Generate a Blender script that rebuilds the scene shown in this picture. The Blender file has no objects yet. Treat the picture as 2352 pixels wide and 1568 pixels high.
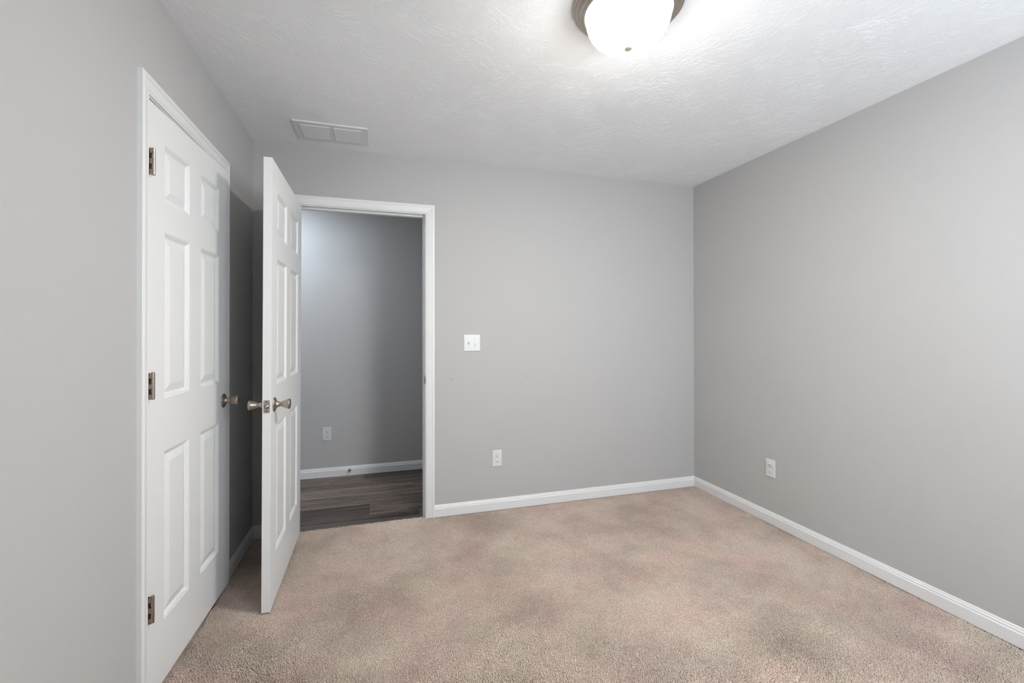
import bpy, math, random
import numpy as np
from mathutils import Vector, Matrix

# ------------------------------------------------------------------ camera, world, lights, exposure
S = bpy.context.scene
COL = S.collection
F_PX, CY_PX, YAW, PITCH, ROLL, CAM_H = 1015.06, 753.66, 0.2898, 0.0043, -0.0012, 1.2698
cam_data = bpy.data.cameras.new('camera')
cam_data.sensor_width = 36.0
cam_data.lens = F_PX * 36.0 / 2352.0
cam_data.shift_y = (CY_PX - 784.0) / 2352.0
cam_data.clip_start = 0.02
cam = bpy.data.objects.new('camera', cam_data)
COL.objects.link(cam)
sy, cyw, sp, cp = math.sin(YAW), math.cos(YAW), math.sin(PITCH), math.cos(PITCH)
right0 = Vector((cyw, -sy, 0)); up0 = Vector((-sy * sp, -cyw * sp, cp)); fwd = Vector((sy * cp, cyw * cp, sp))
cr, sr = math.cos(ROLL), math.sin(ROLL)
right = cr * right0 + sr * up0
up = -sr * right0 + cr * up0
m = Matrix((right, up, -fwd)).transposed().to_4x4()
m.translation = Vector((0, 0, CAM_H))
cam.matrix_world = m
S.camera = cam

S.view_settings.view_transform = 'Standard'
S.view_settings.look = 'None'
S.view_settings.gamma = 1.0
S.view_settings.use_curve_mapping = False
S.view_settings.exposure = 0.0

w = bpy.data.worlds.new('sky')
S.world = w
w.use_nodes = True
w.node_tree.nodes['Background'].inputs[0].default_value = (0.62, 0.78, 1.0, 1)
w.node_tree.nodes['Background'].inputs[1].default_value = 1.0


def area_light(name, loc, rot, sx, sy_, power, color):
    d = bpy.data.lights.new(name, 'AREA')
    d.shape = 'RECTANGLE'; d.size = sx; d.size_y = sy_; d.energy = power; d.color = color
    o = bpy.data.objects.new(name, d); COL.objects.link(o)
    o.location = loc; o.rotation_euler = rot
    return o


LAMP_STRENGTH = 226.0
# daylight entering through the window behind the camera (sits just outside the opening)
area_light('window_daylight', (1.60, -0.56, 1.55), (math.radians(90), 0, 0), 1.2, 0.86, 57.0, (0.83, 0.91, 1.0))
# light of the hallway, left of the doorway
area_light('hall_ceiling_lamp', (-.93, 3.64, 2.40), (0, 0, 0), 0.22, 0.22, 14.5, (0.80, 0.895, 1.0))

# ------------------------------------------------------------------ dimensions (metres)
L, R, D, H = -0.7471, 2.4573, 3.0389, 2.44        # left wall, right wall, back wall, ceiling
REAR = -0.42
TH = 0.115
HALL_Y = 4.17
HALL_Z = -0.010
BB_H, BB_T = 0.0793, 0.0115


# ------------------------------------------------------------------ helpers
class MB:
    def __init__(s):
        s.v = []; s.f = []; s.mi = []; s.sm = []

    def add(s, verts, faces, mi=0, smooth=False):
        b = len(s.v)
        s.v += [tuple(p) for p in verts]
        s.f += [tuple(b + i for i in f) for f in faces]
        s.mi += [mi] * len(faces); s.sm += [smooth] * len(faces)

    def box(s, a, b, mi=0):
        x0, y0, z0 = a; x1, y1, z1 = b
        s.add([(x0, y0, z0), (x1, y0, z0), (x1, y1, z0), (x0, y1, z0), (x0, y0, z1), (x1, y0, z1), (x1, y1, z1), (x0, y1, z1)],
              [(0, 3, 2, 1), (4, 5, 6, 7), (0, 1, 5, 4), (1, 2, 6, 5), (2, 3, 7, 6), (3, 0, 4, 7)], mi)

    def lathe(s, prof, M=None, n=48, mi=0, smooth=True, cap0=True, cap1=True):
        """prof: (radius, height) about local z"""
        M = M or Matrix.Identity(4)
        vs = []
        for r, h in prof:
            for k in range(n):
                a = 2 * math.pi * k / n
                vs.append(M @ Vector((r * math.cos(a), r * math.sin(a), h)))
        fs = []
        for i in range(len(prof) - 1):
            for k in range(n):
                k2 = (k + 1) % n
                fs.append((i * n + k, i * n + k2, (i + 1) * n + k2, (i + 1) * n + k))
        s.add(vs, fs, mi, smooth)
        if cap0: s.add(vs[:n], [tuple(reversed(range(n)))], mi)
        if cap1: s.add(vs[-n:], [tuple(range(n))], mi)

    def tube(s, pts, r, n=8, mi=0):
        vs = []
        pts = [Vector(p) for p in pts]
        for i, p in enumerate(pts):
            t = (pts[min(i + 1, len(pts) - 1)] - pts[max(i - 1, 0)]).normalized()
            a = t.cross(Vector((0.13, 0.21, 0.97))).normalized(); b = t.cross(a)
            for k in range(n):
                c = 2 * math.pi * k / n
                vs.append(p + r * (math.cos(c) * a + math.sin(c) * b))
        fs = [(i * n + k, i * n + (k + 1) % n, (i + 1) * n + (k + 1) % n, (i + 1) * n + k)
              for i in range(len(pts) - 1) for k in range(n)]
        fs += [tuple(reversed(range(n))), tuple(range(len(vs) - n, len(vs)))]
        s.add(vs, fs, mi, True)

    def rounded_plate(s, cx, cy, wd, ht, z0, z1, rad, bev, mi=0, seg=5, M=None):
        """plate in local xy, thickness along z, with bevelled front edge"""
        M = M or Matrix.Identity(4)

        def ring(wd, ht, rad, z):
            out = []
            for sx, sy2, a0 in ((1, 1, 0), (-1, 1, 90), (-1, -1, 180), (1, -1, 270)):
                for k in range(seg + 1):
                    a = math.radians(a0 + 90 * k / seg)
                    out.append(M @ Vector((cx + sx * (wd / 2 - rad) + rad * math.cos(a), cy + sy2 * (ht / 2 - rad) + rad * math.sin(a), z)))
            return out
        rs = [ring(wd, ht, rad, z0), ring(wd, ht, rad, z0 + (z1 - z0) * .45),
              ring(wd - bev * .7, ht - bev * .7, max(rad - bev * .3, rad * .5), z0 + (z1 - z0) * .85),
              ring(wd - 2 * bev, ht - 2 * bev, max(rad - bev * .5, rad * .4), z1)]
        n = len(rs[0]); vs = sum(rs, [])
        fs = [(i * n + k, i * n + (k + 1) % n, (i + 1) * n + (k + 1) % n, (i + 1) * n + k) for i in range(3) for k in range(n)]
        fs.append(tuple(range(3 * n, 4 * n))); fs.append(tuple(reversed(range(n))))
        s.add(vs, fs, mi)

    def build(s, name, mats, parent=None, loc=None, rot=None):
        me = bpy.data.meshes.new(name)
        me.from_pydata(s.v, [], s.f)
        for mt in (mats if isinstance(mats, (list, tuple)) else [mats]): me.materials.append(mt)
        me.polygons.foreach_set('material_index', s.mi)
        me.polygons.foreach_set('use_smooth', s.sm)
        me.update()
        o = bpy.data.objects.new(name, me); COL.objects.link(o)
        if parent: o.parent = parent
        if loc: o.location = loc
        if rot: o.rotation_euler = rot
        return o


def empty(name, loc=(0, 0, 0), rot=(0, 0, 0)):
    o = bpy.data.objects.new(name, None); COL.objects.link(o)
    o.location = loc; o.rotation_euler = rot
    o.empty_display_size = 0.05
    return o


def tag(o, label=None, cat=None, group=None, kind=None):
    if label: o['label'] = label
    if cat: o['category'] = cat
    if group: o['group'] = group
    if kind: o['kind'] = kind
    return o


def copy_tree(o, parent=None):
    c = o.copy(); COL.objects.link(c); c.parent = parent
    for ch in list(o.children): copy_tree(ch, c)
    return c


# ------------------------------------------------------------------ materials
def mat(name, color, rough=0.5, metal=0.0, spec=0.5):
    mt = bpy.data.materials.new(name); mt.use_nodes = True
    b = mt.node_tree.nodes['Principled BSDF']
    b.inputs['Base Color'].default_value = (*color, 1)
    b.inputs['Roughness'].default_value = rough
    b.inputs['Metallic'].default_value = metal
    b.inputs['Specular IOR Level'].default_value = spec
    return mt, mt.node_tree.nodes, mt.node_tree.links, b


def noise_bump(mt, scale, strength, dist, vec_scale=(1, 1, 1), detail=4.0, rough=.6, coord='Object'):
    n, l = mt.node_tree.nodes, mt.node_tree.links
    b = n['Principled BSDF']
    tc = n.new('ShaderNodeTexCoord'); mp = n.new('ShaderNodeMapping'); mp.inputs['Scale'].default_value = vec_scale
    no = n.new('ShaderNodeTexNoise'); no.inputs['Scale'].default_value = scale
    no.inputs['Detail'].default_value = detail; no.inputs['Roughness'].default_value = rough
    bp = n.new('ShaderNodeBump'); bp.inputs['Strength'].default_value = strength; bp.inputs['Distance'].default_value = dist
    l.new(tc.outputs[coord], mp.inputs[0]); l.new(mp.outputs[0], no.inputs['Vector'])
    l.new(no.outputs['Fac'], bp.inputs['Height']); l.new(bp.outputs[0], b.inputs['Normal'])
    return no, bp, mp


WALL_M, _, _, _ = mat('wall_paint', (0.512, 0.507, 0.500), 0.75, spec=.3)
noise_bump(WALL_M, 260, .12, .0006)
HALLWALL_M = WALL_M
CEIL_M, _, _, _ = mat('ceiling_paint', (0.93, 0.935, 0.94), 0.8, spec=.25)
noise_bump(CEIL_M, 120, .6, .0009)
TRIM_M, _, _, _ = mat('trim_paint', (0.84, 0.84, 0.835), 0.38)
noise_bump(TRIM_M, 60, .05, .0006)
DOORV_M, _, _, _ = mat('door_paint_vertical_grain', (0.86, 0.86, 0.855), 0.42)
noise_bump(DOORV_M, 42, .35, .0012, (4.0, 4.0, .28), 5, .65)
DOORH_M, _, _, _ = mat('door_paint_horizontal_grain', (0.86, 0.86, 0.855), 0.42)
noise_bump(DOORH_M, 42, .35, .0012, (.3, 4.0, 3.2), 5, .65)
NICKEL_M, _, _, _ = mat('antique_nickel', (0.44, 0.37, 0.31), 0.30, 1.0)
noise_bump(NICKEL_M, 300, .06, .0004, (1, 1, 6))
DARKNI_M, _, _, _ = mat('dark_bronze', (0.16, 0.12, 0.10), 0.4, 1.0)
STEEL_M, _, _, _ = mat('latch_steel', (0.52, 0.49, 0.47), 0.42, 1.0)
LAMPNI_M, _, _, _ = mat('brushed_nickel_pan', (0.52, 0.46, 0.40), 0.28, 1.0)
FINIAL_M, _, _, _ = mat('satin_champagne_metal', (0.88, 0.78, 0.66), 0.5, 0.6)
PLATE_M, _, _, _ = mat('white_plastic', (0.76, 0.76, 0.76), 0.3)
DARK_M, _, _, _ = mat('dark_slot', (0.02, 0.02, 0.02), 0.6)
VENT_M, _, _, _ = mat('vent_enamel', (0.78, 0.78, 0.78), 0.45)
SLOT_SHADE_M, _, _, _ = mat('vent_slot_shade', (0.30, 0.30, 0.30), 0.9)  # flat grey standing in for the shade inside the vent slots
RUBBER_M, _, _, _ = mat('white_rubber', (0.75, 0.75, 0.73), 0.6)
SPRING_M, _, _, _ = mat('spring_steel', (0.20, 0.20, 0.21), 0.35, 1.0)


def carpet_color(n, l):
    """fleck, tuft-gap shade and shade-patch colour of the pile, from object coordinates"""
    tc = n.new('ShaderNodeTexCoord')
    fleck = n.new('ShaderNodeTexNoise'); fleck.inputs['Scale'].default_value = 330; fleck.inputs['Detail'].default_value = 2
    patch = n.new('ShaderNodeTexNoise'); patch.inputs['Scale'].default_value = 2.6; patch.inputs['Detail'].default_value = 4
    patch.inputs['Roughness'].default_value = .62
    hue = n.new('ShaderNodeTexNoise'); hue.inputs['Scale'].default_value = 3.4; hue.inputs['Detail'].default_value = 2
    mp = n.new('ShaderNodeMapping'); mp.inputs['Location'].default_value = (7.3, 2.2, 0)
    l.new(tc.outputs['Object'], fleck.inputs['Vector']); l.new(tc.outputs['Object'], patch.inputs['Vector'])
    l.new(tc.outputs['Object'], mp.inputs[0]); l.new(mp.outputs[0], hue.inputs['Vector'])
    r1 = n.new('ShaderNodeValToRGB'); r1.color_ramp.elements[0].position = .40; r1.color_ramp.elements[1].position = .60
    r1.color_ramp.elements[0].color = (0.50, 0.41, 0.347, 1); r1.color_ramp.elements[1].color = (0.81, 0.69, 0.603, 1)  # dark end is yarn dye plus painted shade of tuft gaps
    l.new(fleck.outputs['Fac'], r1.inputs[0])
    r2 = n.new('ShaderNodeValToRGB'); r2.color_ramp.elements[0].position = .36; r2.color_ramp.elements[1].position = .60
    r2.color_ramp.elements[0].color = (0.76, 0.745, 0.745, 1); r2.color_ramp.elements[1].color = (1.0, 1.0, 1.0, 1)
    l.new(patch.outputs['Fac'], r2.inputs[0])
    r3 = n.new('ShaderNodeValToRGB'); r3.color_ramp.elements[0].position = .42; r3.color_ramp.elements[1].position = .62
    r3.color_ramp.elements[0].color = (0.99, 1.0, 0.975, 1); r3.color_ramp.elements[1].color = (1.01, 0.955, 0.955, 1)
    l.new(hue.outputs['Fac'], r3.inputs[0])
    m1 = n.new('ShaderNodeMix'); m1.data_type = 'RGBA'; m1.blend_type = 'MULTIPLY'; m1.inputs[0].default_value = 1
    l.new(r1.outputs[0], m1.inputs[6]); l.new(r2.outputs[0], m1.inputs[7])
    m2 = n.new('ShaderNodeMix'); m2.data_type = 'RGBA'; m2.blend_type = 'MULTIPLY'; m2.inputs[0].default_value = 1
    l.new(m1.outputs[2], m2.inputs[6]); l.new(r3.outputs[0], m2.inputs[7])
    return m2.outputs[2], fleck


CARPET_M, n_, l_, b_ = mat('carpet_pile', (0.5, 0.4, 0.35), 0.95, spec=.1)
c_, fl_ = carpet_color(n_, l_)
l_.new(c_, b_.inputs['Base Color'])
bp_ = n_.new('ShaderNodeBump'); bp_.inputs['Strength'].default_value = .9; bp_.inputs['Distance'].default_value = .004
l_.new(fl_.outputs['Fac'], bp_.inputs['Height']); l_.new(bp_.outputs[0], b_.inputs['Normal'])


PILE_M, n_, l_, b_ = mat('carpet_yarn', (0.5, 0.4, 0.35), 0.95, spec=.08)
c_, fl_ = carpet_color(n_, l_)
l_.new(c_, b_.inputs['Base Color'])
b_.inputs['Sheen Weight'].default_value = .1


def plank_material():
    mt, n, l, b = mat('dark_plank_flooring', (0.1, 0.08, 0.07), 0.42)
    tc = n.new('ShaderNodeTexCoord')
    att = n.new('ShaderNodeAttribute'); att.attribute_name = 'plank'
    add = n.new('ShaderNodeVectorMath'); add.operation = 'MULTIPLY_ADD'
    add.inputs[1].default_value = (1, 1, 1)
    sc = n.new('ShaderNodeVectorMath'); sc.operation = 'SCALE'; sc.inputs['Scale'].default_value = 11.0
    l.new(att.outputs['Color'], sc.inputs[0])
    l.new(tc.outputs['Object'], add.inputs[0]); l.new(sc.outputs[0], add.inputs[2])
    mp = n.new('ShaderNodeMapping'); mp.inputs['Scale'].default_value = (.55, 9.0, 1)
    l.new(add.outputs[0], mp.inputs[0])
    g = n.new('ShaderNodeTexNoise'); g.inputs['Scale'].default_value = 3.2; g.inputs['Detail'].default_value = 6; g.inputs['Roughness'].default_value = .68
    l.new(mp.outputs[0], g.inputs['Vector'])
    saw = n.new('ShaderNodeTexNoise'); saw.inputs['Scale'].default_value = 60; saw.inputs['Detail'].default_value = 2
    mp2 = n.new('ShaderNodeMapping'); mp2.inputs['Scale'].default_value = (4.0, .8, 1)
    l.new(add.outputs[0], mp2.inputs[0]); l.new(mp2.outputs[0], saw.inputs['Vector'])
    mixg = n.new('ShaderNodeMath'); mixg.operation = 'MULTIPLY_ADD'; mixg.inputs[1].default_value = .28
    l.new(saw.outputs['Fac'], mixg.inputs[0]); l.new(g.outputs['Fac'], mixg.inputs[2])
    r = n.new('ShaderNodeValToRGB')
    r.color_ramp.elements[0].position = .48; r.color_ramp.elements[0].color = (0.024, 0.0155, 0.0125, 1)
    r.color_ramp.elements[1].position = .84; r.color_ramp.elements[1].color = (0.27, 0.205, 0.168, 1)
    l.new(mixg.outputs[0], r.inputs[0])
    tone = n.new('ShaderNodeMath'); tone.operation = 'MULTIPLY_ADD'; tone.inputs[1].default_value = 1.15; tone.inputs[2].default_value = .45
    sep = n.new('ShaderNodeSeparateColor'); l.new(att.outputs['Color'], sep.inputs[0])
    l.new(sep.outputs[2], tone.inputs[0])
    mx = n.new('ShaderNodeVectorMath'); mx.operation = 'SCALE'
    l.new(r.outputs[0], mx.inputs[0]); l.new(tone.outputs[0], mx.inputs['Scale'])
    l.new(mx.outputs[0], b.inputs['Base Color'])
    bp = n.new('ShaderNodeBump'); bp.inputs['Strength'].default_value = .25; bp.inputs['Distance'].default_value = .001
    l.new(g.outputs['Fac'], bp.inputs['Height']); l.new(bp.outputs[0], b.inputs['Normal'])
    return mt


PLANK_M = plank_material()

GLOW_M = bpy.data.materials.new('lit_frosted_glass'); GLOW_M.use_nodes = True
gn = GLOW_M.node_tree.nodes; gl = GLOW_M.node_tree.links
gb = gn['Principled BSDF']
gb.inputs['Base Color'].default_value = (0.9, 0.87, 0.8, 1); gb.inputs['Roughness'].default_value = .35
gb.inputs['Emission Color'].default_value = (1.0, 0.965, 0.91, 1)
g_tc = gn.new('ShaderNodeTexCoord'); g_sep = gn.new('ShaderNodeSeparateXYZ'); g_mr = gn.new('ShaderNodeMapRange')
g_mr.inputs['From Min'].default_value = -.076; g_mr.inputs['From Max'].default_value = -.149          # bulbs sit low behind the glass
g_mr.inputs['To Min'].default_value = 2.6; g_mr.inputs['To Max'].default_value = LAMP_STRENGTH
g_mr.interpolation_type = 'SMOOTHSTEP'
gl.new(g_tc.outputs['Object'], g_sep.inputs[0]); gl.new(g_sep.outputs['Z'], g_mr.inputs['Value'])
gl.new(g_mr.outputs[0], gb.inputs['Emission Strength'])

PANE_M = bpy.data.materials.new('window_glass'); PANE_M.use_nodes = True
pn = PANE_M.node_tree.nodes; pl = PANE_M.node_tree.links
pn.remove(pn['Principled BSDF'])
tr = pn.new('ShaderNodeBsdfTransparent'); gy = pn.new('ShaderNodeBsdfGlossy'); gy.inputs['Roughness'].default_value = .02
mx_ = pn.new('ShaderNodeMixShader'); mx_.inputs[0].default_value = .06
pl.new(tr.outputs[0], mx_.inputs[1]); pl.new(gy.outputs[0], mx_.inputs[2])
pl.new(mx_.outputs[0], pn['Material Output'].inputs[0])

# ------------------------------------------------------------------ shell
# doorway in the back wall (jamb faces) and closet opening in the left wall
E_X0, E_X1, E_Z = -0.524, 0.2920, 2.0560
C_Y0, C_Y1, C_Z = 1.7630, 2.4985, 2.0560
JT = 0.018
CAS_W, REV = 0.057, 0.005


def structure(o, label=None, cat=None):
    o['kind'] = 'structure'
    if label: o['label'] = label
    if cat: o['category'] = cat
    return o


b = MB()                                                             # back wall with doorway
b.box((L - TH, D, -.05), (E_X0 - JT, D + TH, H + .02))
b.box((E_X1 + JT, D, -.05), (R + TH, D + TH, H + .02))
b.box((E_X0 - JT, D, E_Z + JT), (E_X1 + JT, D + TH, H + .02))
structure(b.build('wall_back', WALL_M))
b = MB()                                                             # left wall with closet opening
b.box((L - TH, REAR - TH, -.05), (L, C_Y0 - JT, H + .02))
b.box((L - TH, C_Y1 + JT, -.05), (L, D, H + .02))
b.box((L - TH, C_Y0 - JT, C_Z + JT), (L, C_Y1 + JT, H + .02))
structure(b.build('wall_left', WALL_M))
b = MB(); b.box((R, REAR - TH, -.05), (R + TH, D, H + .02))
structure(b.build('wall_right', WALL_M))
W_X0, W_X1, W_Z0, W_Z1 = 1.0, 2.2, 1.10, 2.0                          # window behind the camera
b = MB()
b.box((L, REAR - TH, -.05), (W_X0, REAR, H + .02)); b.box((W_X1, REAR - TH, -.05), (R, REAR, H + .02))
b.box((W_X0, REAR - TH, -.05), (W_X1, REAR, W_Z0)); b.box((W_X0, REAR - TH, W_Z1), (W_X1, REAR, H + .02))
structure(b.build('wall_rear', WALL_M))
win = structure(empty('window_1', ((W_X0 + W_X1) / 2, REAR - TH / 2, W_Z0)))
b = MB()
hw, hh = (W_X1 - W_X0) / 2, W_Z1 - W_Z0
b.box((-hw, -.03, 0), (-hw + .045, .03, hh)); b.box((hw - .045, -.03, 0), (hw, .03, hh))
b.box((-hw + .045, -.03, 0), (hw - .045, .03, .045)); b.box((-hw + .045, -.03, hh - .045), (hw - .045, .03, hh))
b.box((-hw + .045, -.02, hh / 2 - .02), (hw - .045, .02, hh / 2 + .02))
b.build('window_frame', TRIM_M, win)
b = MB(); b.box((-hw + .045, -.003, .045), (hw - .045, .003, hh / 2 - .02)); b.build('pane', PANE_M, win)
b = MB(); b.box((-hw + .045, -.003, hh / 2 + .02), (hw - .045, .003, hh - .045)); b.build('pane', PANE_M, win)

b = MB()                                                             # closet interior
b.box((L - .75, C_Y0 - .35, -.05), (L - .72, C_Y1 + .35, H)); b.box((L - .75, C_Y0 - .38, -.05), (L - TH, C_Y0 - .35, H))
b.box((L - .75, C_Y1 + .35, -.05), (L - TH, C_Y1 + .38, H)); b.box((L - .75, C_Y0 - .38, H), (L - TH, C_Y1 + .38, H + .03))
structure(b.build('wall_closet', WALL_M))
HX0, HX1 = -1.7, 1.2
b = MB(); b.box((HX0, HALL_Y, -.05), (HX1, HALL_Y + TH, H + .02))
structure(b.build('wall_hall', WALL_M))
b = MB(); b.box((HX1, D + TH, -.05), (HX1 + .1, HALL_Y + TH, H + .02))
structure(b.build('wall_hall_right', WALL_M))
b = MB(); b.box((HX0 - .1, D + TH, -.05), (HX0, HALL_Y + TH, H + .02)); b.box((HX0, D, -.05), (L - TH, D + TH, H + .02))
structure(b.build('wall_hall_left', WALL_M))
b = MB(); b.box((HX0 - .1, D + TH, H), (HX1 + .1, HALL_Y + TH, H + .02))
structure(b.build('ceiling_hall', CEIL_M))

# floors
CARPET_EDGE = D + .030
b = MB()
b.box((L - .72, REAR - .02, -.04), (R + .02, D, -.0075))
b.box((E_X0 - JT, D, -.04), (E_X1 + JT, CARPET_EDGE, -.0075))
structure(b.build('floor', CARPET_M), 'beige cut-pile carpet with footmarks', 'carpet')



def carpet_pile():
    rg = np.random.default_rng(3)
    sp_ = .0047
    gx, gy = np.meshgrid(np.arange(L + .004, R - .004, sp_), np.arange(.75, CARPET_EDGE, sp_))
    P = np.stack([gx.ravel(), gy.ravel()], 1) + rg.uniform(-.0022, .0022, (gx.size, 2))
    inroom = (P[:, 1] < D - .006) & (P[:, 0] > L + .012) & (P[:, 0] < R - .012)
    indoor = (P[:, 0] > E_X0 + .006) & (P[:, 0] < E_X1 - .006) & (P[:, 1] < CARPET_EDGE - .002) & (P[:, 1] >= D - .006)
    base_clear = ~((P[:, 1] > D - .0135) & (P[:, 1] < D) & ((P[:, 0] > E_X1) | (P[:, 0] < E_X0)))
    P = P[(inroom | indoor) & base_clear]
    # keep the part of the room the lens can reach (with a margin to either side)
    X = math.cos(YAW) * P[:, 0] - math.sin(YAW) * P[:, 1]; Y = math.sin(YAW) * P[:, 0] + math.cos(YAW) * P[:, 1]
    P = P[(np.abs(X) < Y * 1.30 + .1) & (Y > 1.25)]
    n = len(P)

    def field(fx, fy, ph):                                           # slow waves of pile lean: footmarks and vacuum tracks
        return (np.sin(P[:, 0] * fx + 1.7 * np.sin(P[:, 1] * fy * .6 + ph) + ph) + .7 * np.sin(P[:, 1] * fy + 1.3 * np.sin(P[:, 0] * fx * .8 + 2 * ph)) +
                .5 * np.sin((P[:, 0] + P[:, 1]) * (fx + fy) * .9 + 3 * ph + 1.5 * np.sin(P[:, 0] * fy * 1.7)))
    lean = np.stack([field(6.1, 7.3, .4), field(5.2, 8.4, 1.9)], 1) * .0012 + rg.normal(0, .0017, (n, 2))
    hgt = rg.normal(.0080, .0009, n)
    rad = rg.uniform(.0021, .0030, n)
    a0 = rg.uniform(0, 2 * np.pi, n)
    z0 = -.0085
    rings = []
    for rr, hh_, lf in ((.75, 0, 0), (1.0, .62, .45), (.42, 1.0, 1.0)):
        pts = []
        for k in range(4):
            a = a0 + k * np.pi / 2
            pts.append(np.stack([P[:, 0] + lean[:, 0] * lf + rad * rr * np.cos(a), P[:, 1] + lean[:, 1] * lf + rad * rr * np.sin(a), z0 + hgt * hh_], 1))
        rings.append(np.stack(pts, 1))
    V = np.concatenate(rings, 1)                                     # n,12,3
    base = np.arange(n)[:, None] * 12
    qs = [base + np.array([[r * 4 + k, r * 4 + (k + 1) % 4, (r + 1) * 4 + (k + 1) % 4, (r + 1) * 4 + k]]) for r in range(2) for k in range(4)]
    qs.append(base + np.array([[8, 9, 10, 11]]))
    Fq = np.concatenate(qs, 0)
    V = V.reshape(-1, 3)
    me = bpy.data.meshes.new('carpet_pile')
    me.vertices.add(len(V)); me.vertices.foreach_set('co', V.astype(np.float32).ravel())
    me.loops.add(Fq.size); me.loops.foreach_set('vertex_index', Fq.astype(np.int32).ravel())
    me.polygons.add(len(Fq)); me.polygons.foreach_set('loop_start', np.arange(0, Fq.size, 4, dtype=np.int32))
    me.polygons.foreach_set('use_smooth', np.ones(len(Fq), dtype=bool))
    me.materials.append(PILE_M)
    me.update(calc_edges=True)
    o = bpy.data.objects.new('carpet_pile', me); COL.objects.link(o)
    tag(o, 'beige cut pile of the bedroom carpet, brushed in footmarks', 'carpet', kind='stuff')


carpet_pile()

rnd = random.Random(5)
b = MB(); cols = []
PW = 0.197
y = 3.234 - PW; row = 0
joints = {0: [-1.3, .262], 1: [-1.25, -.073, 1.0], 2: [-1.0, .95], 3: [-1.35, .262], 4: [-1.2, -.40, .8], 5: [-1.5, -.138, 1.1]}
while y < HALL_Y + .02:
    xs = [HX0] + joints.get(row, [-.7, .5]) + [HX1]
    xs = sorted(x for x in xs if HX0 <= x <= HX1)
    for x0, x1 in zip(xs[:-1], xs[1:]):
        y0 = max(y, CARPET_EDGE)
        g = .0002
        b.add([(x0 + g, y0 + g, HALL_Z), (x1 - g, y0 + g, HALL_Z), (x1 - g, y + PW - g, HALL_Z), (x0 + g, y + PW - g, HALL_Z)], [(0, 1, 2, 3)])
        cols.append((rnd.random(), rnd.random(), {(0, 1): .12, (0, 2): .55, (1, 1): .0, (1, 2): .52, (2, 1): .62, (3, 1): .95, (3, 2): .6, (4, 1): .5, (4, 2): .42, (5, 2): .0, (5, 1): .45}.get((row, xs.index(x0)), rnd.uniform(.15, .7)), 1))
    y += PW; row += 1
b.add([(HX0, CARPET_EDGE, HALL_Z - .0012), (HX1, CARPET_EDGE, HALL_Z - .0012), (HX1, HALL_Y, HALL_Z - .0012), (HX0, HALL_Y, HALL_Z - .0012)], [(0, 1, 2, 3)], 1)
cols.append((0, 0, 0, 1))
fh = b.build('floor_hall', [PLANK_M, DARK_M])
ca = fh.data.color_attributes.new('plank', 'FLOAT_COLOR', 'CORNER')
arr = np.repeat(np.array(cols, dtype=np.float32), 4, axis=0).ravel()
ca.data.foreach_set('color', arr)
structure(fh, 'dark brown grey plank flooring of the hallway', 'floor')

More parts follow.
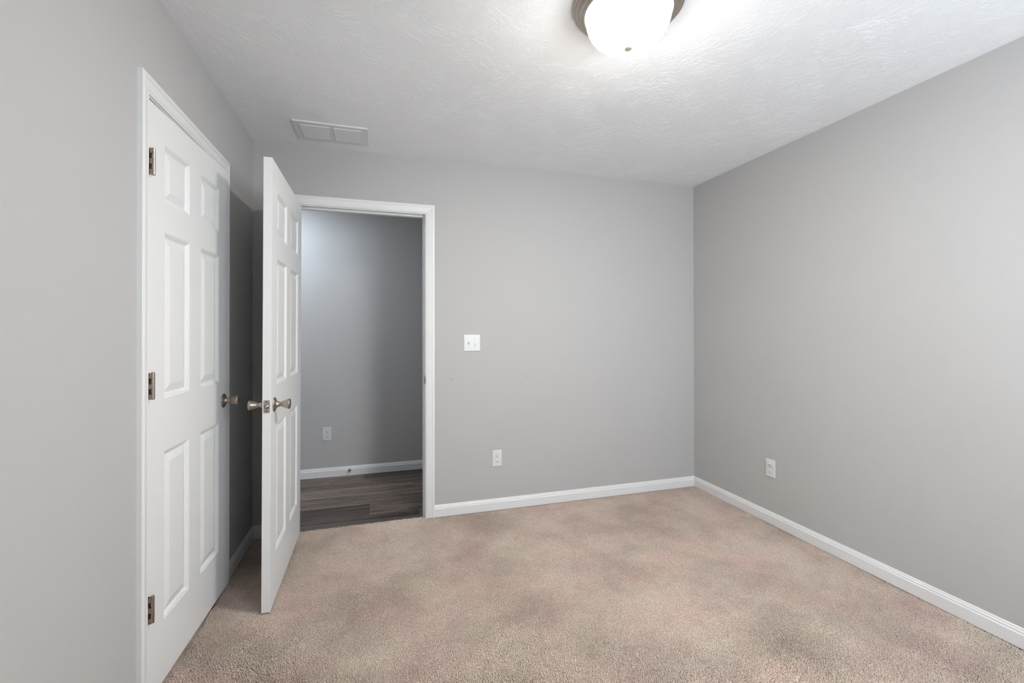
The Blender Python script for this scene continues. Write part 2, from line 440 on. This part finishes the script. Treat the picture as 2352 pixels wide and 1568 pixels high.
# ------------------------------------------------------------------ ceiling with stomped brush texture
def ceiling():
    rg = np.random.default_rng(11)
    V = [np.array([[L - TH, REAR - TH, H], [R + TH, REAR - TH, H], [R + TH, D + .01, H], [L - TH, D + .01, H],
                   [L - TH, REAR - TH, H + .02], [R + TH, REAR - TH, H + .02], [R + TH, D + .01, H + .02], [L - TH, D + .01, H + .02]])]
    Fq = [np.array([[0, 3, 2, 1], [4, 5, 6, 7], [0, 1, 5, 4], [1, 2, 6, 5], [2, 3, 7, 6], [3, 0, 4, 7]])]
    nv = 8
    ncl = 2900
    gx, gy = np.meshgrid(np.arange(L, R, .0617), np.arange(REAR, D, .0617))
    cx = gx.ravel() + rg.uniform(-.03, .03, gx.size); cyy = gy.ravel() + rg.uniform(-.03, .03, gx.size); ncl = gx.size; ca_ = rg.uniform(0, 2 * np.pi, ncl)
    P0 = []; P1 = []; Wd = []; Ht = []; Cv = []
    for i in range(ncl):
        k = rg.integers(10, 42)
        spread = rg.uniform(.25, .8)
        size = rg.uniform(.05, .13)
        for j in range(k):
            a = ca_[i] + rg.normal(0, spread * .4)
            off = rg.normal(0, size * .32, 2)
            ln = size * rg.uniform(.10, .70)
            st = np.array([cx[i], cyy[i]]) + off + np.array([np.cos(a), np.sin(a)]) * rg.uniform(0, size * .5)
            en = st + np.array([np.cos(a), np.sin(a)]) * ln
            P0.append(st); P1.append(en); Wd.append(rg.uniform(.0005, .0011)); Ht.append(rg.uniform(.00015, .0005)); Cv.append(rg.normal(0, .05))
    P0 = np.array(P0); P1 = np.array(P1); Wd = np.array(Wd); Ht = np.array(Ht); Cv = np.array(Cv)
    ok = (np.minimum(P0, P1)[:, 0] > L + .004) & (np.maximum(P0, P1)[:, 0] < R - .004) & (np.minimum(P0, P1)[:, 1] > REAR) & (np.maximum(P0, P1)[:, 1] < D - .004)
    vx, vy = .27, 2.81                                              # keep the plaster clear of vent and lamp
    mid = (P0 + P1) / 2
    ok &= ~((np.abs(mid[:, 0] + .269) < .215) & (np.abs(mid[:, 1] - vy) < .14))
    P0, P1, Wd, Ht, Cv = P0[ok], P1[ok], Wd[ok], Ht[ok], Cv[ok]
    d = P1 - P0; ln = np.linalg.norm(d, axis=1, keepdims=True); t = d / ln; nrm = np.stack([-t[:, 1], t[:, 0]], 1)
    seg = 4
    rings = []
    for s_ in range(seg + 1):
        u = s_ / seg
        c = P0 + d * u + nrm * (Cv[:, None] * ln * 4 * u * (1 - u))
        prof = math.sin(math.pi * min(max(u, .0), 1.)) ** .5 if 0 < u < 1 else 0.0
        wv = Wd[:, None] * (0.35 + .65 * prof); hv = Ht * prof
        a = np.concatenate([c - nrm * wv, np.full((len(c), 1), H)], 1)
        m_ = np.concatenate([c, (H - hv)[:, None]], 1)
        e = np.concatenate([c + nrm * wv, np.full((len(c), 1), H)], 1)
        rings.append(np.stack([a, m_, e], 1))
    RR = np.stack(rings, 1)                                          # n, seg+1, 3, 3
    n = len(RR)
    base = nv + np.arange(n)[:, None] * (seg + 1) * 3
    qs = []
    for s_ in range(seg):
        for k in range(2):
            i0 = s_ * 3 + k
            qs.append(np.concatenate([base + i0, base + i0 + 1, base + i0 + 4, base + i0 + 3], 1))
    V.append(RR.reshape(-1, 3)); Fq.append(np.concatenate(qs, 0))
    V = np.concatenate(V, 0); Fq = np.concatenate(Fq, 0)
    me = bpy.data.meshes.new('ceiling')
    me.vertices.add(len(V)); me.vertices.foreach_set('co', V.astype(np.float32).ravel())
    me.loops.add(Fq.size); me.loops.foreach_set('vertex_index', Fq.astype(np.int32).ravel())
    me.polygons.add(len(Fq)); me.polygons.foreach_set('loop_start', np.arange(0, Fq.size, 4, dtype=np.int32))
    me.materials.append(CEIL_M)
    me.polygons.foreach_set('use_smooth', np.zeros(len(Fq), dtype=bool))
    me.update(calc_edges=True); me.validate()
    o = bpy.data.objects.new('ceiling', me); COL.objects.link(o)
    return structure(o, 'white ceiling with stomped brush texture', 'ceiling')


ceiling()


# ------------------------------------------------------------------ baseboards (profile: distance from wall, height)
BBP = [(0, 0), (BB_T, 0), (BB_T, .054), (BB_T - .0012, .0565), (BB_T - .0035, .058), (BB_T - .004, .0615), (BB_T - .003, .0635),
       (BB_T - .0042, .067), (BB_T - .0068, .0705), (BB_T - .0072, .0745), (BB_T - .0078, .0765), (.0015, BB_H), (0, BB_H)]


def baseboard(name, p0, p1, nrm, c0=0, c1=0, z=0.0):
    """runs p0->p1 along the wall, nrm = into the room; c0/c1 = mitre (+1 shortens the front of that end)"""
    p0 = Vector((*p0, z)); p1 = Vector((*p1, z)); nrm = Vector((*nrm, 0)); t = (p1 - p0).normalized()
    b = MB(); n = len(BBP); vs = []
    for p, c, sg in ((p0, c0, 1), (p1, c1, -1)):
        for d, h in BBP: vs.append(p + nrm * d + t * (sg * c * d) + Vector((0, 0, h)))
    fs = [(i, (i + 1) % n, n + (i + 1) % n, n + i) for i in range(n)] + [tuple(reversed(range(n))), tuple(range(n, 2 * n))]
    b.add(vs, fs)
    return structure(b.build(name, TRIM_M))


C_OUT0, C_OUT1 = C_Y0 - REV - CAS_W, C_Y1 + REV + CAS_W
E_OUT0, E_OUT1 = E_X0 - REV - CAS_W, E_X1 + REV + CAS_W
baseboard('baseboard_back', (E_OUT1, D), (R, D), (0, -1), 0, 1)
baseboard('baseboard_back', (L, D), (E_OUT0, D), (0, -1), 1, 0)
baseboard('baseboard_right', (R, D), (R, REAR), (-1, 0), 1, 1)
baseboard('baseboard_left', (L, C_OUT1), (L, D), (1, 0), 0, 1)
baseboard('baseboard_left', (L, REAR), (L, C_OUT0), (1, 0), 1, 0)
baseboard('baseboard_rear', (R, REAR), (L, REAR), (0, 1), 1, 1)
baseboard('baseboard_hall', (HX0, HALL_Y), (HX1, HALL_Y), (0, -1), 0, 0, HALL_Z)

# ------------------------------------------------------------------ door casings (u from inner edge outward, thickness)
CASP = [(0, 0), (0, .0055), (.0012, .0075), (.0045, .0085), (.0080, .0078), (.0098, .0070), (.0110, .0088), (.022, .0106), (.034, .0122),
        (.0395, .0126), (.0405, .0146), (.0440, .0160), (.0490, .0152), (.0515, .0144), (.0530, .0150), (.0560, .0148), (.057, .0132), (.057, 0)]


def casing(name, a0, a1, top, to_world):
    """opening a0..a1, height top in wall coordinates (a, z, out)"""
    b = MB(); n = len(CASP); vs = []
    i0, i1, it = a0 - REV, a1 + REV, top + REV
    for st in range(4):
        for u, t in CASP:
            a = (i0 - u) if st < 2 else (i1 + u)
            z = 0.0 if st in (0, 3) else it + u
            vs.append(to_world(a, z, t))
    fs = []
    for st in range(3):
        for i in range(n - 1): fs.append((st * n + i, st * n + i + 1, (st + 1) * n + i + 1, (st + 1) * n + i))
    fs += [tuple(range(n)), tuple(reversed(range(3 * n, 4 * n)))]
    b.add(vs, fs)
    return structure(b.build(name, TRIM_M))


structure(casing('trim_1', C_Y0, C_Y1, C_Z, lambda a, z, o: (L + o, a, z)), 'white casing around the closet door', 'door casing')
structure(casing('trim_2', E_X0, E_X1, E_Z, lambda a, z, o: (a, D - o, z)), 'white casing around the open doorway', 'door casing')


# jambs and stops
b = MB()
b.box((E_X0 - JT, D, HALL_Z), (E_X0, D + TH, E_Z + JT)); b.box((E_X1, D, HALL_Z), (E_X1 + JT, D + TH, E_Z + JT))
b.box((E_X0, D, E_Z), (E_X1, D + TH, E_Z + JT))
ST = .011
b.box((E_X0, D + .037, HALL_Z), (E_X0 + ST, D + .070, E_Z)); b.box((E_X1 - ST, D + .037, HALL_Z), (E_X1, D + .070, E_Z))
b.box((E_X0 + ST, D + .037, E_Z - ST), (E_X1 - ST, D + .070, E_Z))
jamb = structure(b.build('trim_3', TRIM_M), 'white jamb and stop lining the open doorway', 'door jamb')
b = MB()
M_ = Matrix.Translation((E_X1, D + .014, .931)) @ Matrix.Rotation(math.radians(-90), 4, 'Y')
b.rounded_plate(0, 0, .057, .030, 0, .0014, .004, .0006, 0, M=M_)
b.rounded_plate(0, .001, .026, .015, .0013, .0018, .003, .0002, 1, M=M_)
b.box((E_X1 - .0016, D - .006, .914), (E_X1 + .0004, D + .003, .948), 0)
sp_ = b.build('strike_plate', [DARKNI_M, DARK_M], jamb); tag(sp_, 'dark bronze strike plate')
b = MB()
b.box((L - TH, C_Y0 - JT, 0), (L, C_Y0, C_Z + JT)); b.box((L - TH, C_Y1, 0), (L, C_Y1 + JT, C_Z + JT))
b.box((L - TH, C_Y0, C_Z), (L, C_Y1, C_Z + JT))
b.box((L - .075, C_Y0, 0), (L - .042, C_Y0 + ST, C_Z)); b.box((L - .075, C_Y1 - ST, 0), (L - .042, C_Y1, C_Z))
b.box((L - .075, C_Y0 + ST, C_Z - ST), (L - .042, C_Y1 - ST, C_Z))
structure(b.build('trim_4', TRIM_M), 'white jamb of the closet opening', 'door jamb')

# ------------------------------------------------------------------ six-panel doors
PZ = [(.216, .819), (1.009, 1.605), (1.714, 1.920)]
# (inset from panel outline, depth): moulded sticking, cove, raised bevel
PPROF = [(0, 0), (.0020, -.0014), (.0045, -.0017), (.0065, -.0042), (.0088, -.0047), (.0110, -.0078), (.0132, -.0083), (.0160, -.0108), (.0190, -.0110), (.0450, -.0038), (.0465, -.0035)]


def door_slab(width, height, t, stile, mull, parent, name='door_slab'):
    b = MB()
    pw = (width - 2 * stile - mull) / 2
    xs = [0, stile, stile + pw, stile + pw + mull, width - stile, width]
    zs = [0] + [z for pz in PZ for z in pz] + [height]
    for side in (0, 1):
        yo = 0.0 if side == 0 else t
        sg = 1 if side == 0 else -1                                  # depth direction into the slab

        def quad(pts, mi=0):
            vs = [(x, yo - sg * dep, z) for x, dep, z in pts]
            b.add(vs, [(0, 1, 2, 3) if side == 0 else (3, 2, 1, 0)], mi)
        for i in range(5):
            for j in range(7):
                x0, x1, z0, z1 = xs[i], xs[i + 1], zs[j], zs[j + 1]
                if i in (1, 3) and j in (1, 3, 5):
                    for (u0, d0), (u1, d1) in zip(PPROF[:-1], PPROF[1:]):
                        quad([(x0 + u0, d0, z0 + u0), (x1 - u0, d0, z0 + u0), (x1 - u1, d1, z0 + u1), (x0 + u1, d1, z0 + u1)], 0)
                        quad([(x0 + u1, d1, z1 - u1), (x1 - u1, d1, z1 - u1), (x1 - u0, d0, z1 - u0), (x0 + u0, d0, z1 - u0)], 0)
                        quad([(x0 + u0, d0, z0 + u0), (x0 + u1, d1, z0 + u1), (x0 + u1, d1, z1 - u1), (x0 + u0, d0, z1 - u0)], 0)
                        quad([(x1 - u1, d1, z0 + u1), (x1 - u0, d0, z0 + u0), (x1 - u0, d0, z1 - u0), (x1 - u1, d1, z1 - u1)], 0)
                    u, dd = PPROF[-1]
                    quad([(x0 + u, dd, z0 + u), (x1 - u, dd, z0 + u), (x1 - u, dd, z1 - u), (x0 + u, dd, z1 - u)], 0)
                else:
                    rail = (j in (0, 2, 4, 6)) and i in (1, 2, 3)
                    quad([(x0, 0, z0), (x1, 0, z0), (x1, 0, z1), (x0, 0, z1)], 1 if rail else 0)
    W_, Z_ = width, height
    b.add([(0, 0, 0), (0, t, 0), (0, t, Z_), (0, 0, Z_)], [(3, 2, 1, 0)][::-1], 2)
    b.add([(W_, 0, 0), (W_, t, 0), (W_, t, Z_), (W_, 0, Z_)], [(0, 1, 2, 3)], 2)
    b.add([(0, 0, Z_), (W_, 0, Z_), (W_, t, Z_), (0, t, Z_)], [(0, 1, 2, 3)], 2)
    b.add([(0, 0, 0), (W_, 0, 0), (W_, t, 0), (0, t, 0)], [(3, 2, 1, 0)], 2)
    return b.build(name, [DOORV_M, DOORH_M, TRIM_M], parent)


KNOB = [(0.0325, 0), (0.0330, .0015), (0.0328, .0040), (0.0312, .0052), (0.0285, .0060), (0.0270, .0072), (0.0200, .0088), (0.0150, .0125),
        (0.0125, .0180), (0.0112, .0240), (0.0105, .0285), (0.0108, .0305), (0.0122, .0325), (0.0150, .0390), (0.0185, .0470), (0.0215, .0545),
        (0.0237, .0600), (0.0242, .0635), (0.0238, .0662), (0.0222, .0680), (0.0200, .0684), (0.0150, .0678), (0.0075, .0672), (0.0002, .0670)]


def knob(parent, loc, rx):
    """knob whose axis leaves the door face; rx turns local z to -y (90) or +y (-90)"""
    b = MB(); b.lathe(KNOB, None, 56)
    return b.build('door_knob', NICKEL_M, parent, loc, (math.radians(rx), 0, 0))


def hinge(parent, x, y, z):
    b = MB()
    r = .0062
    for k in range(5):
        z0 = z - .0445 + k * .0178
        b.lathe([(r, 0), (r, .0173)], Matrix.Translation((x, y, z0)), 20)
        if k: b.lathe([(r * .9, -.0006), (r * .9, .0001)], Matrix.Translation((x, y, z0)), 20, 1)
    b.lathe([(r * .95, 0), (r * .98, .0006), (r * .80, .0022), (r * .4, .0034)], Matrix.Translation((x, y, z + .0440)), 16)
    b.lathe([(r * .5, -.0012), (r * .9, 0)], Matrix.Translation((x, y, z - .0448)), 16)
    # leaf edge on the jamb, knuckle webs between leaf and barrel
    b.box((x - .0095, y + .0085, z - .0445), (x - .0015, y + .0142, z + .0445), 1)
    b.box((x - .0092, y + .0040, z - .0440), (x - .0015, y + .0086, z + .0440), 1)  # added dark fill, its colour stands for shade in the gaps between webs
    for k in (0, 2, 4):
        z0 = z - .0445 + k * .0178
        b.box((x - .0095, y + .0010, z0), (x - .0020, y + .0086, z0 + .0173), 0)
    o = b.build('hinge', [NICKEL_M, DARKNI_M], parent)
    return o


# closet door, hinged on its near side and standing slightly ajar; local x runs along the door, local -y is the room face
CW = .733
door1 = empty('door_1', (L - .0007, C_Y0 + .0035, .018), (0, 0, math.radians(90 - 1.96)))
structure(door1, 'white six-panel closet door standing slightly ajar in the left wall', 'door')
door_slab(CW, 2.032, .035, .1150, .1055, door1)
knob(door1, (CW - .060, 0.0, .9148), 90)
for hz in (1.8208, 1.0650, .3160): hinge(door1, .0055, -.0142, hz)

# bedroom door swung in against the left side
EW = .811
ang = .0073
door2 = empty('door_2', (-.4766, D - .010, .006), (0, math.radians(-.20), 0))
# local x: along the slab away from the hinge; local +y: towards the face seen from the camera side
dx = Vector((math.sin(ang), -math.cos(ang), 0)); dy = Vector((math.cos(ang), math.sin(ang), 0)); dz = dx.cross(dy)
RM = Matrix((dx, dy, dz)).transposed().to_4x4()
LEAN = Matrix.Rotation(math.radians(.20), 4, 'Y')
door2.matrix_world = Matrix.Translation((-.4766 - .0036 - .035, D - .010, .006)) @ LEAN @ RM
structure(door2, 'white six-panel bedroom door standing wide open into the room', 'door')
door_slab(EW, 2.045, .035, .1150, .1055, door2)
KZ = .922
knob(door2, (EW - .060, 0.0, KZ), 90)
knob(door2, (EW - .060, .035, KZ), -90)
b = MB()
M_ = Matrix.Translation((EW, .0175, KZ + .001)) @ Matrix.Rotation(math.radians(90), 4, 'Y') @ Matrix.Rotation(math.radians(90), 4, 'Z')
# plate local x -> door thickness, local y -> height
M_ = Matrix.Translation((EW, .0175, KZ)) @ Matrix(((0, 0, 1, 0), (1, 0, 0, 0), (0, 1, 0, 0), (0, 0, 0, 1)))
b.rounded_plate(0, 0, .0254, .0572, -.0005, .0016, .0045, .0005, 0, M=M_)
b.lathe([(.0100, .0010), (.0100, .0022), (.0092, .0026), (.0086, .0022), (.0084, .0014)], M_, 28, 1, cap0=False, cap1=False)
b.lathe([(.0084, .0010), (.0082, .0022), (.0001, .0030)], M_, 28, 0)
for s_ in (-1, 1):
    b.lathe([(.0032, .0014), (.0032, .0019), (.0022, .0023), (.0001, .0023)], M_ @ Matrix.Translation((0, s_ * .0205, 0)), 14, 1)
b.build('latch_plate', [STEEL_M, DARKNI_M], door2)

# ------------------------------------------------------------------ ceiling lamp
LX, LY = .855, 1.40
lamp = empty('ceiling_light', (LX, LY, H))
tag(lamp, 'lit flush ceiling light with frosted dome and ridged nickel pan', 'ceiling light')
b = MB()
pan = [(.194, 0), (.194, -.010), (.1925, -.0125), (.1890, -.0130), (.1868, -.0115), (.1850, -.0125), (.1840, -.0185), (.1815, -.0205), (.1780, -.0205),
       (.1755, -.0190), (.1735, -.0200), (.1725, -.0265), (.1700, -.0285), (.1665, -.0285), (.1640, -.0270), (.1620, -.0285), (.1608, -.0345), (.1580, -.0375),
       (.1545, -.0380), (.1525, -.0355), (.1515, -.0300), (.1500, -.0200)]
b.lathe(list(reversed(pan)), None, 96, cap0=True, cap1=False)
b.build('pan', LAMPNI_M, lamp)
b = MB()
a_, b2, z0_ = .1495, .108, -.046
prof = [(.149, -.034), (.1500, -.040)]
for k in range(0, 25):
    ph = math.radians(90 * k / 24)
    prof.append((max(a_ * math.cos(ph) ** .92 if k < 24 else 0.0005, .0005), z0_ - b2 * math.sin(ph)))
b.lathe(list(reversed(prof)), None, 96, cap1=False)
b.build('glass_dome', GLOW_M, lamp)
b = MB()
zb_ = z0_ - b2
b.lathe([(.0005, zb_ - .0090), (.0090, zb_ - .0086), (.0135, zb_ - .0072), (.0158, zb_ - .0050), (.0165, zb_ - .0025), (.0165, zb_ + .001)], None, 36)
b.build('finial', FINIAL_M, lamp)

# ------------------------------------------------------------------ ceiling vent
vx0, vx1, vy0, vy1 = -.470, -.070, 2.687, 2.934
vent = empty('ceiling_vent', ((vx0 + vx1) / 2, (vy0 + vy1) / 2, H))
tag(vent, 'white louvered return air vent on the ceiling above the doorway', 'vent')
b = MB()
hx, hy = (vx1 - vx0) / 2, (vy1 - vy0) / 2
ix, iy0, iy1 = hx - .034, -hy + .034, hy - .034
fz = -.008


def frame_piece(x0, x1, y0, y1): b.box((x0, y0, fz), (x1, y1, 0))


frame_piece(-hx, -ix, -hy, hy); frame_piece(ix, hx, -hy, hy); frame_piece(-ix, ix, -hy, iy0); frame_piece(-ix, ix, iy1, hy)
frame_piece(-.011, .011, iy0, iy1)
b.build('frame', VENT_M, vent)
for x0, x1 in ((-ix, -.011), (.011, ix)):
    b = MB(); nl = 12; lo = fz - .0035
    b.box((x0, iy0, lo), (x1, iy0 + .0016, -.001)); b.box((x0, iy1 - .0016, lo), (x1, iy1, -.001))
    b.box((x0, iy0 + .0016, lo), (x0 + .0016, iy1 - .0016, -.001)); b.box((x1 - .0016, iy0 + .0016, lo), (x1, iy1 - .0016, -.001))
    ya, yb = iy0 + .0016, iy1 - .0016; pt = (yb - ya) / nl; xa, xb = x0 + .0016, x1 - .0016
    for k in range(nl):
        y0 = ya + k * pt; y1 = y0 + pt * .45; hi = lo + .0030
        b.add([(xa, y0, hi), (xb, y0, hi), (xb, y1, lo), (xa, y1, lo),
               (xa, y0, hi + .0008), (xb, y0, hi + .0008), (xb, y1, lo + .0008), (xa, y1, lo + .0008)],
              [(0, 1, 2, 3)[::-1], (4, 5, 6, 7), (0, 1, 5, 4), (3, 7, 6, 2)])
    b.build('louver_grille', VENT_M, vent)
    b = MB(); b.box((x0 + .001, iy0 + .001, -.0030), (x1 - .001, iy1 - .001, 0)); b.build('slot_shade_backing', SLOT_SHADE_M, vent)  # grey sheet added behind the louvers, painted as slot shade
for x in (-hx + .014, hx - .014):
    b = MB(); b.lathe([(.0036, 0), (.0034, .0012), (.0018, .002), (.0002, .002)], Matrix.Rotation(math.pi, 4, 'X'), 14)
    b.build('screw', PLATE_M, vent, (x, 0, fz))


# ------------------------------------------------------------------ outlets and switch (local xy on the wall, z out)
def outlet():
    root = empty('wall_outlet')
    b = MB(); b.rounded_plate(0, 0, .070, .1143, 0, .0052, .0025, .0035); b.build('cover_plate', PLATE_M, root)
    for cy0 in (.0195, -.0195):
        b = MB()
        b.lathe([(.0166, .0050), (.0166, .0062), (.0158, .0066), (.0001, .0066)], Matrix.Translation((0, cy0, 0)) @ Matrix.Diagonal((1, .84, 1, 1)), 32)
        # face flattened on the sides, blade slots and ground hole
        for sx, hh_ in ((-.0063, .0042), (.0063, .0034)):
            b.box((sx - .0010, cy0 + .0028 - hh_, .0062), (sx + .0010, cy0 + .0028 + hh_, .0068), 1)
        b.lathe([(.0025, .0062), (.0025, .0069)], Matrix.Translation((0, cy0 - .0078, 0)), 12, 1)
        b.build('receptacle', [PLATE_M, DARK_M], root)
    b = MB(); b.lathe([(.0032, .0048), (.0032, .0058), (.002, .0062), (.0002, .0062)], None, 14); b.build('screw', PLATE_M, root)
    return root


RX = math.radians(90)
o1 = outlet(); o1.location = (.7940, D, .3633); o1.rotation_euler = (RX, 0, 0)
tag(o1, 'white duplex outlet low on the back wall right of the doorway', 'outlet', 'white duplex wall outlets')
o2 = copy_tree(o1); o2.location = (R, 2.2990, .3622); o2.rotation_euler = (RX, 0, -RX)
tag(o2, 'white duplex outlet low on the right-hand wall', 'outlet', 'white duplex wall outlets')
o3 = copy_tree(o1); o3.location = (-.4445, HALL_Y, .3665); o3.rotation_euler = (RX, 0, 0)
tag(o3, 'white duplex outlet on the hallway wall seen through the doorway', 'outlet', 'white duplex wall outlets')

sw = empty('light_switch', (.6142, D, 1.1800), (RX, 0, 0))
tag(sw, 'white double toggle light switch on the wall right of the doorway', 'light switch')
b = MB(); b.rounded_plate(0, 0, .1165, .1143, 0, .0056, .0025, .0040); b.build('cover_plate', PLATE_M, sw)
for sx, d_ in ((-.023, 1), (.023, -1)):
    b = MB()
    b.box((sx - .0052, -.0122, .0050), (sx + .0052, .0122, .0060), 1)
    b.add([(sx - .0042, -.0110, .0055), (sx + .0042, -.0110, .0055), (sx + .0042, .0110, .0055), (sx - .0042, .0110, .0055),
           (sx - .0036, d_ * .0085 - .0032, .0170), (sx + .0036, d_ * .0085 - .0032, .0170), (sx + .0036, d_ * .0085 + .0032, .0155), (sx - .0036, d_ * .0085 + .0032, .0155)],
          [(0, 1, 5, 4), (1, 2, 6, 5), (2, 3, 7, 6), (3, 0, 4, 7), (4, 5, 6, 7)], 0)
    b.build('toggle', [PLATE_M, VENT_M], sw)
for sx in (-.023, .023):
    for sz in (-.030, .030):
        b = MB(); b.lathe([(.0030, 0), (.0030, .0012), (.0016, .0018), (.0002, .0018)], None, 12)
        b.build('screw', VENT_M, sw, (sx, sz, .0050))


def nail(x, z, label):
    root_b = MB(); root_b.lathe([(.0012, -.001), (.0012, .0018), (.0026, .0022), (.0026, .0030), (.0002, .0034)], None, 14)
    o = root_b.build('nail', DARK_M, None, (x, D, z), (RX, 0, 0))
    return tag(o, label, 'nail', 'small nails left in the back wall')


nail(.4705, .9313, 'small dark nail in the back wall near the door casing, below the switch')
nail(1.0242, .9320, 'small dark nail in the back wall, farther right towards the corner')

# ------------------------------------------------------------------ spring door stop on the hallway baseboard
ds = empty('door_stop', (-.2592, HALL_Y - BB_T, .036))
tag(ds, 'small spring door stop with white tip on the hallway baseboard', 'door stop')
b = MB(); b.lathe([(.0115, 0), (.0115, .002), (.009, .005), (.006, .008), (.0055, .012)], Matrix.Rotation(RX, 4, 'X'), 20); b.build('mounting_base', SPRING_M, ds)
b = MB(); pts = []
for k in range(0, 15 * 12 + 1):
    a = 2 * math.pi * k / 12; u = k / (15 * 12)
    rr = .0068 - .0016 * u
    pts.append((rr * math.cos(a), -.008 - .058 * u, rr * math.sin(a) - .006 * u * u))
b.tube(pts, .0011, 6); b.build('spring', SPRING_M, ds)
b = MB(); b.lathe([(.0050, 0), (.0062, .002), (.0062, .011), (.0045, .014), (.0003, .0145)], Matrix.Translation((0, -.064, -.006)) @ Matrix.Rotation(RX, 4, 'X'), 18)
b.build('rubber_tip', RUBBER_M, ds)
